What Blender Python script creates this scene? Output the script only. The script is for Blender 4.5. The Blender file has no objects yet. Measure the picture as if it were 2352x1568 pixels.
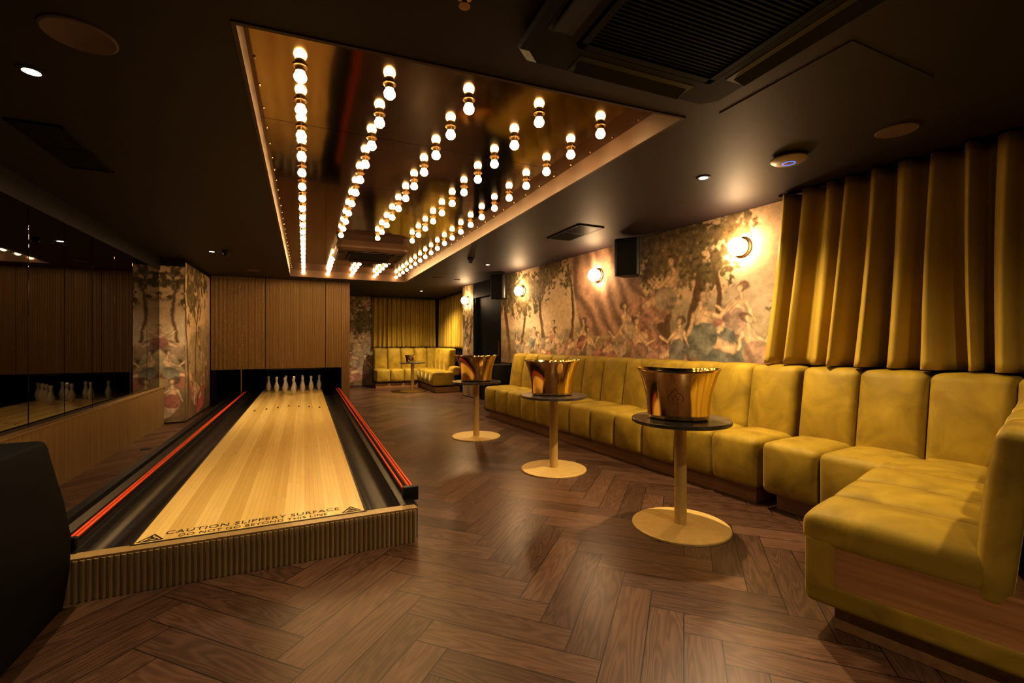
import bpy, bmesh, math, random
import numpy as np
from mathutils import Vector, Matrix
random.seed(7); rng=np.random.RandomState(5)
S=bpy.context.scene
COL=S.collection
CEIL=2.52; REC=2.65
# ------------------------------------------------------------ helpers
def tag(o,label=None,cat=None,group=None,kind=None):
    if label: o["label"]=label
    if cat: o["category"]=cat
    if group: o["group"]=group
    if kind: o["kind"]=kind
    return o
def empty(name,loc=(0,0,0),rz=0.0,label=None,cat=None,group=None):
    o=bpy.data.objects.new(name,None); o.location=loc; o.rotation_euler=(0,0,rz)
    o.empty_display_size=.1; COL.objects.link(o); return tag(o,label,cat,group)
def obj(name,me,mat=None,parent=None,loc=(0,0,0),rot=(0,0,0),smooth=None):
    if isinstance(me,bmesh.types.BMesh):
        bm=me; bmesh.ops.recalc_face_normals(bm,faces=bm.faces[:])
        me=bpy.data.meshes.new(name); bm.to_mesh(me); bm.free()
    o=bpy.data.objects.new(name,me); COL.objects.link(o)
    if mat and not me.materials: me.materials.append(mat)
    o.location=loc; o.rotation_euler=rot
    if parent: o.parent=parent
    if smooth:
        for p in me.polygons: p.use_smooth=True
        if smooth<3: me.set_sharp_from_angle(angle=smooth)
    return o
def bevel(o,w=.005,seg=2):
    m=o.modifiers.new("bevel","BEVEL"); m.width=w; m.segments=seg; m.limit_method='ANGLE'; return o
def box(x0,x1,y0,y1,z0,z1,bm=None):
    bm=bm or bmesh.new()
    vs=[bm.verts.new(p) for p in [(x0,y0,z0),(x1,y0,z0),(x1,y1,z0),(x0,y1,z0),(x0,y0,z1),(x1,y0,z1),(x1,y1,z1),(x0,y1,z1)]]
    for f in [(0,3,2,1),(4,5,6,7),(0,1,5,4),(1,2,6,5),(2,3,7,6),(3,0,4,7)]: bm.faces.new([vs[i] for i in f])
    return bm
def prism(pts,z0,z1,bm=None):
    bm=bm or bmesh.new()
    a=[bm.verts.new((x,y,z0)) for x,y in pts]; b=[bm.verts.new((x,y,z1)) for x,y in pts]; n=len(pts)
    bm.faces.new(a[::-1]); bm.faces.new(b)
    for i in range(n): bm.faces.new([a[i],a[(i+1)%n],b[(i+1)%n],b[i]])
    return bm
def extrude_y(pts,y0,y1,bm=None):   # pts in XZ, closed
    bm=bm or bmesh.new()
    a=[bm.verts.new((x,y0,z)) for x,z in pts]; b=[bm.verts.new((x,y1,z)) for x,z in pts]; n=len(pts)
    bm.faces.new(a); bm.faces.new(b[::-1])
    for i in range(n): bm.faces.new([a[i],b[i],b[(i+1)%n],a[(i+1)%n]])
    return bm
def lathe(prof,seg=32,bm=None,off=(0,0,0),sy=1.0,zf=None,caps=True):
    bm=bm or bmesh.new(); rings=[]
    for r,z in prof:
        ring=[]
        for k in range(seg):
            t=2*math.pi*k/seg
            zz=z+(zf(t,r,z) if zf else 0)
            ring.append(bm.verts.new((off[0]+r*math.cos(t),off[1]+r*sy*math.sin(t),off[2]+zz)))
        rings.append(ring)
    for a,b in zip(rings,rings[1:]):
        for k in range(seg): bm.faces.new([a[k],a[(k+1)%seg],b[(k+1)%seg],b[k]])
    if caps:
        if prof[0][0]>1e-4: bm.faces.new(rings[0][::-1])
        if prof[-1][0]>1e-4: bm.faces.new(rings[-1])
    return bm
def cyl_y(x,z,r,y0,y1,seg=12,bm=None):
    return extrude_y([(x+r*math.cos(2*math.pi*k/seg),z+r*math.sin(2*math.pi*k/seg)) for k in range(seg)],y0,y1,bm)
def rbox(hx,hy,hz,r,bx=0.0,bz=0.0,lean=0.0):
    def ax(h):
        a=[h-r+r*t for t in (0,.3,.6,.85,1)]
        inn=list(np.linspace(-(h-r),h-r,6)[1:-1])
        return [-v for v in a[::-1]]+inn+a
    H=(hx,hy,hz); C=[ax(h) for h in H]; bm=bmesh.new(); cache={}
    def vert(p):
        key=tuple(round(c,5) for c in p)
        if key in cache: return cache[key]
        inn=[max(-(H[i]-r),min(H[i]-r,p[i])) for i in range(3)]
        d=Vector([p[i]-inn[i] for i in range(3)])
        if d.length>1e-9: d=d.normalized()*r
        q=[inn[i]+d[i] for i in range(3)]
        u,v,w=q[0]/hx,q[1]/hy,q[2]/hz
        z=q[2]+bz*(1-u*u)*(1-v*v)*max(0,w)
        x=q[0]-bx*(1-v*v)*(1-w*w)*max(0,-u)+lean*w
        cache[key]=bm.verts.new((x,q[1],z)); return cache[key]
    for a in range(3):
        b,c=(a+1)%3,(a+2)%3
        for s in (-1,1):
            for i in range(len(C[b])-1):
                for j in range(len(C[c])-1):
                    q=[]
                    for (ii,jj) in ((i,j),(i+1,j),(i+1,j+1),(i,j+1)):
                        p=[0,0,0]; p[a]=s*H[a]; p[b]=C[b][ii]; p[c]=C[c][jj]; q.append(vert(p))
                    try: bm.faces.new(q if s>0 else q[::-1])
                    except ValueError: pass
    return bm
def fluted(width,height,pitch,depth,thick):
    n=max(1,round(width/pitch)); p=width/n; pts=[]
    for i in range(n):
        for k in range(6):
            t=math.pi*k/5
            pts.append((i*p+p*.06+(p*.88)*(1-math.cos(t))/2, -depth*math.sin(t)))
    pts=[(0,thick)]+[(0,0)]+pts+[(width,0),(width,thick)]
    return prism(pts,0,height)
# ------------------------------------------------------------ materials
def newmat(name):
    m=bpy.data.materials.new(name); m.use_nodes=True; nt=m.node_tree
    b=nt.nodes["Principled BSDF"]; return m,nt,b
def setp(b,**k):
    for n,v in k.items():
        n=n.replace("_"," ")
        if n in b.inputs: b.inputs[n].default_value=v
def M(nt,op,a,b=None,c=None):
    n=nt.nodes.new("ShaderNodeMath"); n.operation=op
    for i,v in enumerate((a,b,c)):
        if v is None: continue
        if isinstance(v,(int,float)): n.inputs[i].default_value=v
        else: nt.links.new(v,n.inputs[i])
    return n.outputs[0]
def mixf(nt,f,a,b):
    return M(nt,'ADD',M(nt,'MULTIPLY',a,M(nt,'SUBTRACT',1.0,f)),M(nt,'MULTIPLY',b,f))
def ramp(nt,fac,cols,pos=None):
    r=nt.nodes.new("ShaderNodeValToRGB"); nt.links.new(fac,r.inputs[0])
    pos=pos or [i/(len(cols)-1) for i in range(len(cols))]
    el=r.color_ramp.elements
    el[0].position=pos[0]; el[0].color=(*cols[0],1); el[1].position=pos[-1]; el[1].color=(*cols[-1],1)
    for p,c in zip(pos[1:-1],cols[1:-1]):
        e=el.new(p); e.color=(*c,1)
    return r.outputs[0]
def noise(nt,vec=None,scale=5,detail=4,rough=.5,dist=0):
    n=nt.nodes.new("ShaderNodeTexNoise"); n.inputs['Scale'].default_value=scale; n.inputs['Detail'].default_value=detail
    n.inputs['Roughness'].default_value=rough; n.inputs['Distortion'].default_value=dist
    if vec is not None: nt.links.new(vec,n.inputs['Vector'])
    return n.outputs['Fac']
def coords(nt,scale=(1,1,1),kind='Object',rand=False):
    t=nt.nodes.new("ShaderNodeTexCoord"); mp=nt.nodes.new("ShaderNodeMapping"); mp.inputs['Scale'].default_value=scale
    nt.links.new(t.outputs[kind],mp.inputs['Vector'])
    if rand:
        oi=nt.nodes.new("ShaderNodeObjectInfo"); c=nt.nodes.new("ShaderNodeCombineXYZ")
        v=M(nt,'MULTIPLY',oi.outputs['Random'],20.0)
        for i in range(3): nt.links.new(v,c.inputs[i])
        nt.links.new(c.outputs[0],mp.inputs['Location'])
    return mp.outputs[0]
def bump(nt,b,h,strength=.3,dist=.01):
    n=nt.nodes.new("ShaderNodeBump"); n.inputs['Strength'].default_value=strength; n.inputs['Distance'].default_value=dist
    nt.links.new(h,n.inputs['Height']); nt.links.new(n.outputs[0],b.inputs['Normal'])
def plain(name,c,rough=.5,metal=0.0,var=.25,scale=6,bmp=0.0,**k):
    m,nt,b=newmat(name); f=noise(nt,coords(nt),scale,4)
    lo=tuple(max(0,x*(1-var)) for x in c); hi=tuple(x*(1+var) for x in c)
    nt.links.new(ramp(nt,f,[lo,hi],[.3,.7]),b.inputs['Base Color'])
    setp(b,Roughness=rough,Metallic=metal,**k)
    if bmp: bump(nt,b,noise(nt,coords(nt),scale*12,3),bmp,.003)
    return m
def wood(name,dark,light,scale=(30,30,1.5),rough=.45,bmp=.15,**k):
    m,nt,b=newmat(name); v=coords(nt,scale,rand=True)
    f=noise(nt,v,1.0,6,.6,.6)
    nt.links.new(ramp(nt,f,[dark,light],[.3,.72]),b.inputs['Base Color']); setp(b,Roughness=rough,**k)
    bump(nt,b,f,bmp,.004); return m
def emis(name,c,s):
    m,nt,b=newmat(name); setp(b,Base_Color=(*c,1),Emission_Color=(*c,1),Emission_Strength=s,Roughness=.4)
    return m
def velvet(name,dark,light,sc=3.6,lo=.30,hi=.70,sheen=.3):
    m,nt,b=newmat(name); v=coords(nt,(1,1,1),rand=True)
    f=noise(nt,v,sc,4,.55,.9); g=noise(nt,v,260,2)
    mx=M(nt,'ADD',M(nt,'MULTIPLY',f,.86),M(nt,'MULTIPLY',g,.14))
    nt.links.new(ramp(nt,mx,[dark,light],[lo,hi]),b.inputs['Base Color'])
    setp(b,Roughness=.6,Sheen_Weight=sheen,Sheen_Roughness=.3,Sheen_Tint=(1,.74,.26,1),Specular_IOR_Level=.22)
    bump(nt,b,M(nt,'ADD',M(nt,'MULTIPLY',g,.3),M(nt,'MULTIPLY',f,.7)),.12,.005); return m

VELVET=velvet("gold_velvet",(.215,.145,.013),(.44,.305,.032),sheen=.5)
CURT=velvet("curtain_velvet",(.38,.262,.034),(.54,.38,.058),1.2,sheen=.3)
CEILM=plain("plum_ceiling_paint",(.030,.018,.021),.58,0,.12,3,.03,Specular_IOR_Level=.45)
CASM=plain("plum_cassette_paint",(.014,.009,.010),.6,0,.1,3,Specular_IOR_Level=.2)
WALLD=plain("dark_wall_paint",(.018,.011,.010),.6)
BLACK=plain("black_plastic",(.008,.0075,.007),.4)
BLACKG=plain("black_glossy_gutter",(.014,.011,.009),.32,0,.3,9)
BLACKW=plain("black_painted_door",(.006,.005,.005),.6,Specular_IOR_Level=.2)
OAK=wood("fluted_oak",(.27,.165,.060),(.37,.235,.088),(40,40,1.0),.42)
OAKX=wood("oak_plinth",(.20,.10,.034),(.36,.19,.07),(25,1.2,30),.4)
OAKS=wood("oak_side_panel",(.28,.13,.038),(.50,.25,.09),(1.5,25,30),.35)
RISER=wood("riser_oak",(.36,.25,.10),(.52,.37,.165),(30,30,1.0),.28)
CLAD=wood("cladding_oak",(.20,.125,.045),(.30,.19,.072),(30,30,1.0),.4)
GOLD=plain("polished_gold",(.86,.66,.27),.10,1.0,.04,3)
GOLDD=plain("engraved_gold",(.14,.09,.035),.4,.7,.1)
YELLOWM=plain("brass_yellow_powdercoat",(.66,.48,.17),.42,.25,.06,30,.05)
STONE=plain("dark_table_stone",(.07,.055,.045),.22,0,.4,14)
COPPER=plain("copper_recess_paint",(.085,.043,.019),.5,.1,.1,5)
BRASS=plain("aged_brass",(.50,.34,.16),.3,1.0,.15,8)
ORANGE=plain("orange_rail",(.85,.10,.02),.3,0,.05)
PINM=plain("pin_white",(.62,.58,.50),.25,0,.04)
WHITE=plain("speaker_grille_beige",(.17,.11,.085),.6,0,.06)
WHITEP=plain("off_white_plastic",(.42,.36,.31),.4,0,.04)
PAPER=plain("pale_paper",(.55,.52,.46),.6,0,.05)
LEATH=plain("black_leather",(.005,.004,.004),.7,0,.3,12,.05,Specular_IOR_Level=.1)
INK=plain("black_ink",(.03,.02,.01),.5,0,.1)
BULB=emis("glowing_bulb",(1.0,.67,.31),52)
GLOBE=emis("glowing_sconce_glass",(1.0,.70,.40),74)
SPOTM=emis("downlight_lens",(1.0,.84,.62),160)
BLUE=emis("blue_led",(.1,.2,1.0),1.6)
m,nt,b=newmat("smoked_mirror"); setp(b,Metallic=1.0,Roughness=.02)
nt.links.new(ramp(nt,noise(nt,coords(nt),1.5,2),[(.085,.070,.050),(.12,.10,.072)]),b.inputs['Base Color']); MIRROR=m
m,nt,b=newmat("bronze_mirror_sheet")
v=coords(nt,(1,1,1)); sx=nt.nodes.new("ShaderNodeSeparateXYZ"); nt.links.new(v,sx.inputs[0])
fy=M(nt,'FRACT',M(nt,'MULTIPLY',sx.outputs[1],1/1.08)); seam=M(nt,'LESS_THAN',fy,.008)
f=noise(nt,coords(nt,(3,.35,1)),4,3)
c=ramp(nt,f,[(.16,.105,.045),(.29,.19,.084)])
mx=nt.nodes.new("ShaderNodeMixRGB"); nt.links.new(seam,mx.inputs[0]); nt.links.new(c,mx.inputs[1]); mx.inputs[2].default_value=(.02,.012,.006,1)
nt.links.new(mx.outputs[0],b.inputs['Base Color']); setp(b,Metallic=1.0,Roughness=.09)
bump(nt,b,noise(nt,coords(nt,(1,1,1)),2.2,1),.14,.02); BRMIR=m
# floor herringbone
m,nt,b=newmat("dark_oak_herringbone"); n=5; w=.15
sx=nt.nodes.new("ShaderNodeSeparateXYZ"); nt.links.new(coords(nt),sx.inputs[0]); X,Y=sx.outputs[0],sx.outputs[1]
u=M(nt,'MULTIPLY',M(nt,'ADD',X,Y),.7071/w); vv=M(nt,'MULTIPLY',M(nt,'SUBTRACT',Y,X),.7071/w)
i=M(nt,'FLOOR',u); j=M(nt,'FLOOR',vv); fu=M(nt,'SUBTRACT',u,i); fv=M(nt,'SUBTRACT',vv,j)
a=M(nt,'SUBTRACT',i,j); mm=M(nt,'SUBTRACT',a,M(nt,'MULTIPLY',M(nt,'FLOOR',M(nt,'DIVIDE',M(nt,'ADD',a,.001),2.0*n)),2.0*n))
isH=M(nt,'LESS_THAN',mm,n-.5); mp=M(nt,'SUBTRACT',2.0*n-1,mm)
al=mixf(nt,isH,M(nt,'ADD',mp,fv),M(nt,'ADD',mm,fu)); ac=mixf(nt,isH,fu,fv)
ix=mixf(nt,isH,i,M(nt,'SUBTRACT',i,mm)); iy=mixf(nt,isH,M(nt,'SUBTRACT',j,mp),j)
cv=nt.nodes.new("ShaderNodeCombineXYZ"); nt.links.new(M(nt,'ROUND',ix),cv.inputs[0]); nt.links.new(M(nt,'ROUND',iy),cv.inputs[1]); nt.links.new(isH,cv.inputs[2])
wn=nt.nodes.new("ShaderNodeTexWhiteNoise"); nt.links.new(cv.outputs[0],wn.inputs['Vector']); rnd=wn.outputs['Value']
gv=nt.nodes.new("ShaderNodeCombineXYZ"); nt.links.new(M(nt,'ADD',M(nt,'MULTIPLY',al,.16),M(nt,'MULTIPLY',rnd,41.0)),gv.inputs[0]); nt.links.new(M(nt,'MULTIPLY',ac,1.4),gv.inputs[1]); nt.links.new(M(nt,'MULTIPLY',rnd,17.0),gv.inputs[2])
big=noise(nt,gv.outputs[0],1.2,2,.4,.2); lines=M(nt,'MULTIPLY_ADD',M(nt,'SINE',M(nt,'MULTIPLY',big,80.0)),.5,.5)
gv2=nt.nodes.new("ShaderNodeVectorMath"); gv2.operation='MULTIPLY'; nt.links.new(gv.outputs[0],gv2.inputs[0]); gv2.inputs[1].default_value=(4,22,1)
fine=noise(nt,gv2.outputs[0],1.6,4,.6)
val=M(nt,'ADD',M(nt,'ADD',M(nt,'MULTIPLY',rnd,.36),M(nt,'MULTIPLY',lines,.24)),M(nt,'MULTIPLY',fine,.38))
c=ramp(nt,val,[(.048,.023,.0115),(.105,.053,.028),(.175,.095,.053)],[.2,.5,.85])
e=M(nt,'MINIMUM',M(nt,'MINIMUM',ac,M(nt,'SUBTRACT',1.0,ac)),M(nt,'MINIMUM',al,M(nt,'SUBTRACT',float(n),al)))
gap=M(nt,'LESS_THAN',e,.017)
mx=nt.nodes.new("ShaderNodeMixRGB"); nt.links.new(gap,mx.inputs[0]); nt.links.new(c,mx.inputs[1]); mx.inputs[2].default_value=(.012,.006,.004,1)
nt.links.new(mx.outputs[0],b.inputs['Base Color'])
nt.links.new(M(nt,'MULTIPLY_ADD',fine,.16,.24),b.inputs['Roughness'])
bump(nt,b,M(nt,'SUBTRACT',M(nt,'MULTIPLY',val,.3),gap),.16,.003); FLOORM=m
# lane maple
m,nt,b=newmat("maple_lane_boards"); sx=nt.nodes.new("ShaderNodeSeparateXYZ"); nt.links.new(coords(nt),sx.inputs[0])
bi=M(nt,'FLOOR',M(nt,'DIVIDE',sx.outputs[0],.0285)); bg=M(nt,'FLOOR',M(nt,'DIVIDE',sx.outputs[0],.114))
w1=nt.nodes.new("ShaderNodeTexWhiteNoise"); w1.noise_dimensions='1D'; nt.links.new(bi,w1.inputs['W'])
w2=nt.nodes.new("ShaderNodeTexWhiteNoise"); w2.noise_dimensions='1D'; nt.links.new(bg,w2.inputs['W'])
yb=M(nt,'FLOOR',M(nt,'ADD',M(nt,'MULTIPLY',sx.outputs[1],.9),M(nt,'MULTIPLY',w1.outputs['Value'],9.0)))
cv=nt.nodes.new("ShaderNodeCombineXYZ"); nt.links.new(bi,cv.inputs[0]); nt.links.new(yb,cv.inputs[1])
w3=nt.nodes.new("ShaderNodeTexWhiteNoise"); nt.links.new(cv.outputs[0],w3.inputs['Vector'])
g=noise(nt,coords(nt,(60,2,1)),1,4)
alt=M(nt,'MODULO',M(nt,'ABSOLUTE',bg),2.0)
val=M(nt,'ADD',M(nt,'ADD',M(nt,'MULTIPLY',w3.outputs['Value'],.25),M(nt,'MULTIPLY',alt,.35)),M(nt,'ADD',M(nt,'MULTIPLY',g,.3),M(nt,'MULTIPLY',w2.outputs['Value'],.12)))
c=ramp(nt,val,[(.76,.525,.155),(.98,.75,.28)],[.15,.85])
seam=M(nt,'LESS_THAN',M(nt,'FRACT',M(nt,'DIVIDE',sx.outputs[0],.0285)),.035)
mx=nt.nodes.new("ShaderNodeMixRGB"); nt.links.new(M(nt,'MULTIPLY',seam,.5),mx.inputs[0]); nt.links.new(c,mx.inputs[1]); mx.inputs[2].default_value=(.2,.1,.03,1)
nt.links.new(mx.outputs[0],b.inputs['Base Color']); setp(b,Roughness=.33,Coat_Weight=.25,Coat_Roughness=.15); LANEM=m
def muralmat():
    m,nt,b=newmat("printed_tapestry_mural"); at=nt.nodes.new("ShaderNodeAttribute"); at.attribute_name="Col"
    g=noise(nt,coords(nt),180,2); f=M(nt,'MULTIPLY_ADD',g,.5,.82)
    mx=nt.nodes.new("ShaderNodeMixRGB"); mx.blend_type='MULTIPLY'; mx.inputs[0].default_value=1
    nt.links.new(at.outputs['Color'],mx.inputs[1]); nt.links.new(f,mx.inputs[2]); nt.links.new(mx.outputs[0],b.inputs['Base Color'])
    setp(b,Roughness=.75,Specular_IOR_Level=.2); bump(nt,b,g,.15,.002); return m
MURAL=muralmat()
def fbm(H,W,A,f0,oct=5,seed=0):
    r=np.random.RandomState(seed); out=np.zeros((H,W)); amp=1; tot=0; f=f0
    for o in range(oct):
        gh=int(math.ceil(f))+2; gw=int(math.ceil(f*A))+2; g=r.rand(gh,gw)
        yy=np.linspace(0,f,H); xx=np.linspace(0,f*A,W)
        y0=yy.astype(int); x0=xx.astype(int); ty=(yy-y0)[:,None]; tx=(xx-x0)[None,:]
        ty=ty*ty*(3-2*ty); tx=tx*tx*(3-2*tx)
        out+=amp*((g[y0][:,x0]*(1-tx)+g[y0][:,x0+1]*tx)*(1-ty)+(g[y0+1][:,x0]*(1-tx)+g[y0+1][:,x0+1]*tx)*ty)
        tot+=amp; amp*=.55; f*=2
    return out/tot
SK=(.68,.49,.31)
def paint(W,H,A,trees,figs,drape=None,seed=1,hill=.42,skyd=1.0):
    y,x=np.meshgrid(np.linspace(0,1,H),np.linspace(0,A,W),indexing='ij')
    n1=fbm(H,W,A,3,5,seed); n2=fbm(H,W,A,12,4,seed+1); n3=fbm(H,W,A,40,3,seed+2)
    x=x+.04*(fbm(H,W,A,7,3,seed+5)-.5)+.016*(fbm(H,W,A,24,3,seed+7)-.5)
    y=y+.04*(fbm(H,W,A,7,3,seed+6)-.5)+.016*(fbm(H,W,A,24,3,seed+8)-.5)
    img=np.zeros((H,W,3))
    def C(c): return np.array(c)[None,None,:]
    sky=C((.58,.43,.27))*(1-n1[...,None])+C((.82,.64,.43))*n1[...,None]; img[:]=sky*skyd
    def put(mask,col,sh=None):
        mk=mask[...,None]
        c=C(col)*(np.ones_like(x)[...,None] if sh is None else sh[...,None])
        img[:]=img*(1-mk)+c*mk
    def soft(d,wd=.012): return np.clip(.5-d/wd,0,1)
    mt=.52+.16*np.exp(-((x-A*.86)/.16)**2)+.12*(n2-.5)
    put(soft(y-mt,.05)*(x>A*.72)*.8,(.50,.41,.29),.75+.5*n2)
    put(soft(y-(hill+.22*(n1-.5)+.08*np.sin(x*2.1+seed)),.04),(.42,.34,.21),.7+.6*n2)
    put(soft(y-(hill*.62+.2*(n1-.5)),.04),(.34,.255,.14),.6+.8*n2)
    put(soft(y-(.16+.08*(n2-.5)),.05),(.23,.155,.085),.5+1.0*n2)
    for (tx,tw,th,fr) in trees:
        cx=tx+.05*np.sin(y*5+tx*9)+.02*(n2-.5)
        put(soft(np.abs(x-cx)-tw*(1.2-.6*y))*(y<th),(.18,.11,.055),.6+.8*n2)
        for k in range(8):
            r=np.random.RandomState(int(tx*100)+k); ex=tx+(r.rand()-.5)*fr*2.4; ey=th+(r.rand()-.55)*fr*1.5; er=fr*(.3+.4*r.rand())
            d=np.sqrt(((x-ex)/1.2)**2+(y-ey)**2)-er+(n2-.5)*.35+(n3-.5)*.25
            put(soft(d,.07)*.85,(.20,.16,.08) if k%2 else (.28,.20,.10),.5+1.0*n3)
    if drape:
        for (x0,x1,c) in drape:
            cx0=x0+.35*(1-y)**2; cx1=x1+.5*(1-y)
            put(soft(cx0-x,.03)*soft(x-cx1,.03)*(y>.28),c,.5+.6*(.5+.5*np.sin((x-.45*(1-y))*38+n1*10)))
    def seg(ax,ay,bx,by,r0,r1,col):
        dx,dy=bx-ax,by-ay; L=dx*dx+dy*dy+1e-9
        t=np.clip(((x-ax)*dx+(y-ay)*dy)/L,0,1); d=np.sqrt((x-ax-t*dx)**2+(y-ay-t*dy)**2); rr=r0+(r1-r0)*t
        put(soft(d-rr*(1+.3*(n2-.5)),.014)*.95,col,np.clip(1.1-.5*(d/rr)**2,.35,1.15)*(.75+.5*n3))
    def robe(cx,cy,rx,ry,ang,col):
        ca,sa=math.cos(ang),math.sin(ang); px=(x-cx)*ca+(y-cy)*sa; py=-(x-cx)*sa+(y-cy)*ca
        d=np.sqrt((px/rx)**2+(py/ry)**2)-1+(n2-.5)*.7
        put(soft(d,.10),col,.5+.5*(.5+.5*np.sin(px*50+py*35*np.sin(px*9)+n1*16))+.5*n3)
    for q,(fx,fy,s,dr,col,col2) in enumerate(figs):
        r=np.random.RandomState(q+seed*31); ln_=dr*(.05+.28*r.rand())*s; s=s*.85
        hx_,hy_=fx-ln_,fy+.58*s
        robe(fx+dr*.22*s,fy+.10*s,.50*s,.26*s,-dr*.25,col)
        seg(fx,fy+.26*s,fx+dr*.34*s,fy+.16*s,.085*s,.06*s,SK)
        seg(fx,fy+.26*s,hx_,hy_,.11*s,.12*s,SK)
        robe(fx-ln_*.5,fy+.26*s,.20*s,.20*s,dr*.8,col2)
        a=r.rand()*1.6-.4
        seg(hx_+dr*.08*s,hy_,hx_+dr*.26*s,hy_-.16*s*math.cos(a),.042*s,.034*s,SK)
        seg(hx_+dr*.26*s,hy_-.16*s*math.cos(a),hx_+dr*.42*s,hy_-.05*s+.2*s*math.sin(a),.034*s,.025*s,SK)
        if r.rand()>.4: seg(hx_-dr*.10*s,hy_,hx_-dr*.20*s,hy_-.26*s,.042*s,.03*s,SK)
        seg(hx_,hy_+.06*s,hx_,hy_+.16*s,.035*s,.035*s,SK)
        seg(hx_-dr*.02*s,hy_+.25*s,hx_-dr*.05*s,hy_+.26*s,.085*s,.075*s,(.20,.12,.07))
        seg(hx_+dr*.02*s,hy_+.21*s,hx_+dr*.02*s,hy_+.24*s,.05*s,.055*s,SK)
    img*=(.80+.42*n3)[...,None]
    return np.clip(img,0.01,1)
def muralmesh(name,p0,p1,z0,z1,img,parent=None):
    H,W,_=img.shape
    s=np.linspace(0,1,W); t=np.linspace(0,1,H); T,SS=np.meshgrid(t,s,indexing='ij')
    co=np.stack([p0[0]+(p1[0]-p0[0])*SS,p0[1]+(p1[1]-p0[1])*SS,z0+(z1-z0)*T],-1).reshape(-1,3)
    idx=np.arange(H*W).reshape(H,W); q=np.stack([idx[:-1,:-1],idx[:-1,1:],idx[1:,1:],idx[1:,:-1]],-1).reshape(-1,4)
    me=bpy.data.meshes.new(name); me.from_pydata(co.tolist(),[],q.tolist())
    at=me.color_attributes.new("Col",'FLOAT_COLOR','POINT')
    col=np.concatenate([img.reshape(-1,3),np.ones((H*W,1))],1).astype(np.float32); at.data.foreach_set("color",col.ravel())
    return obj(name,me,MURAL)
# ------------------------------------------------------------ room shell
def struct(name,bm,mat,label):
    o=obj(name,bm,mat); o["kind"]="structure"; o["label"]=label; return o
def wx(y): return 4.14-.08*y
struct("floor",box(-2.2,4.5,-1.5,13.6,-.1,0),FLOORM,"dark brown oak herringbone parquet floor")
struct("wall_right",prism([(wx(-1.4),-1.4),(wx(8.2),8.2),(wx(8.2)+.12,8.2),(wx(-1.4)+.12,-1.4)],0,CEIL),WALLD,"dark wall carrying the mural and curtain")
struct("wall_right_pier",prism([(wx(9.5),9.5),(wx(10.1),10.1),(4.0,10.1),(4.0,9.5)],0,CEIL),WALLD,"dark pier between doorway and alcove")
struct("wall_alcove",box(3.75,3.87,10.1,13.52,0,CEIL),WALLD,"dark side wall of the alcove")
struct("wall_back",box(.883,3.75,13.4,13.52,0,CEIL),WALLD,"dark end wall behind mural and curtain")
struct("wall_front",box(-2.12,4.5,-1.5,-1.4,0,CEIL),WALLD,"dark wall near the entrance")
struct("wall_left",box(-2.12,-2.02,-1.4,8.5,0,CEIL),WALLD,"dark wall holding the smoked mirrors")
struct("wall_left_return",prism([(-2.12,8.5),(-1.68,8.5),(-1.66,10.38),(-2.12,10.38)],0,CEIL),WALLD,"dark wall return papered with mural")
struct("wall_lane_side",box(.80,.883,10.62,13.52,0,CEIL),WALLD,"dark side wall beside the lane machinery")
struct("wall_pit",box(-2.12,.80,12.0,12.1,0,CEIL),BLACKW,"black wall at the end of the pin pit")
struct("trim_door_head",prism([(wx(8.2),8.2),(wx(9.5),9.5),(wx(9.5)+.12,9.5),(wx(8.2)+.12,8.2)],2.2,CEIL),BLACKW,"black panel above the door")
dr=empty("door_1",(wx(8.85)+.08,8.85,0),math.radians(4.57)); dr["kind"]="structure"; dr["label"]="black painted door with push plate"
bevel(obj("door_leaf",box(0,.045,-.59,.59,.01,2.19),BLACKW,dr))
obj("door_frame",box(-.06,.06,-.65,-.6,0,2.2,box(-.06,.06,.6,.65,0,2.2)),BLACK,dr)
bevel(obj("door_handle",box(-.05,-.03,-.5,-.47,.95,1.25,box(-.05,.0,-.5,-.47,.97,.99,box(-.05,.0,-.5,-.47,1.21,1.23))),BRASS,dr),.004)
hole=[(-.27,2.10),(1.97,1.95),(1.97,9.85),(-.27,9.85)]
out=[(-2.2,-1.5),(4.5,-1.5),(4.5,13.6),(-2.2,13.6)]
bm=bmesh.new(); lo=[bm.verts.new((x,y,CEIL)) for x,y in hole]; ol=[bm.verts.new((x,y,CEIL)) for x,y in out]
hi=[bm.verts.new((x,y,CEIL+.3)) for x,y in hole]; oh=[bm.verts.new((x,y,CEIL+.3)) for x,y in out]
for k in range(4):
    l=(k+1)%4
    bm.faces.new([ol[k],ol[l],lo[l],lo[k]]); bm.faces.new([oh[k],oh[l],hi[l],hi[k]])
    bm.faces.new([lo[k],lo[l],hi[l],hi[k]]); bm.faces.new([ol[k],ol[l],oh[l],oh[k]])
struct("ceiling",bm,CEILM,"dark plum painted ceiling with rectangular recess")
bm=bmesh.new(); t=.02
inn=[(-.27+t,2.10+t),(1.97-t,1.95+t),(1.97-t,9.85-t),(-.27+t,9.85-t)]; e=.002
hh=[(-.27+e,2.10+e),(1.97-e,1.95+e),(1.97-e,9.85-e),(-.27+e,9.85-e)]
for k in range(4):
    l=(k+1)%4; prism([hh[k],hh[l],inn[l],inn[k]],CEIL-.006,REC,bm)
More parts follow.
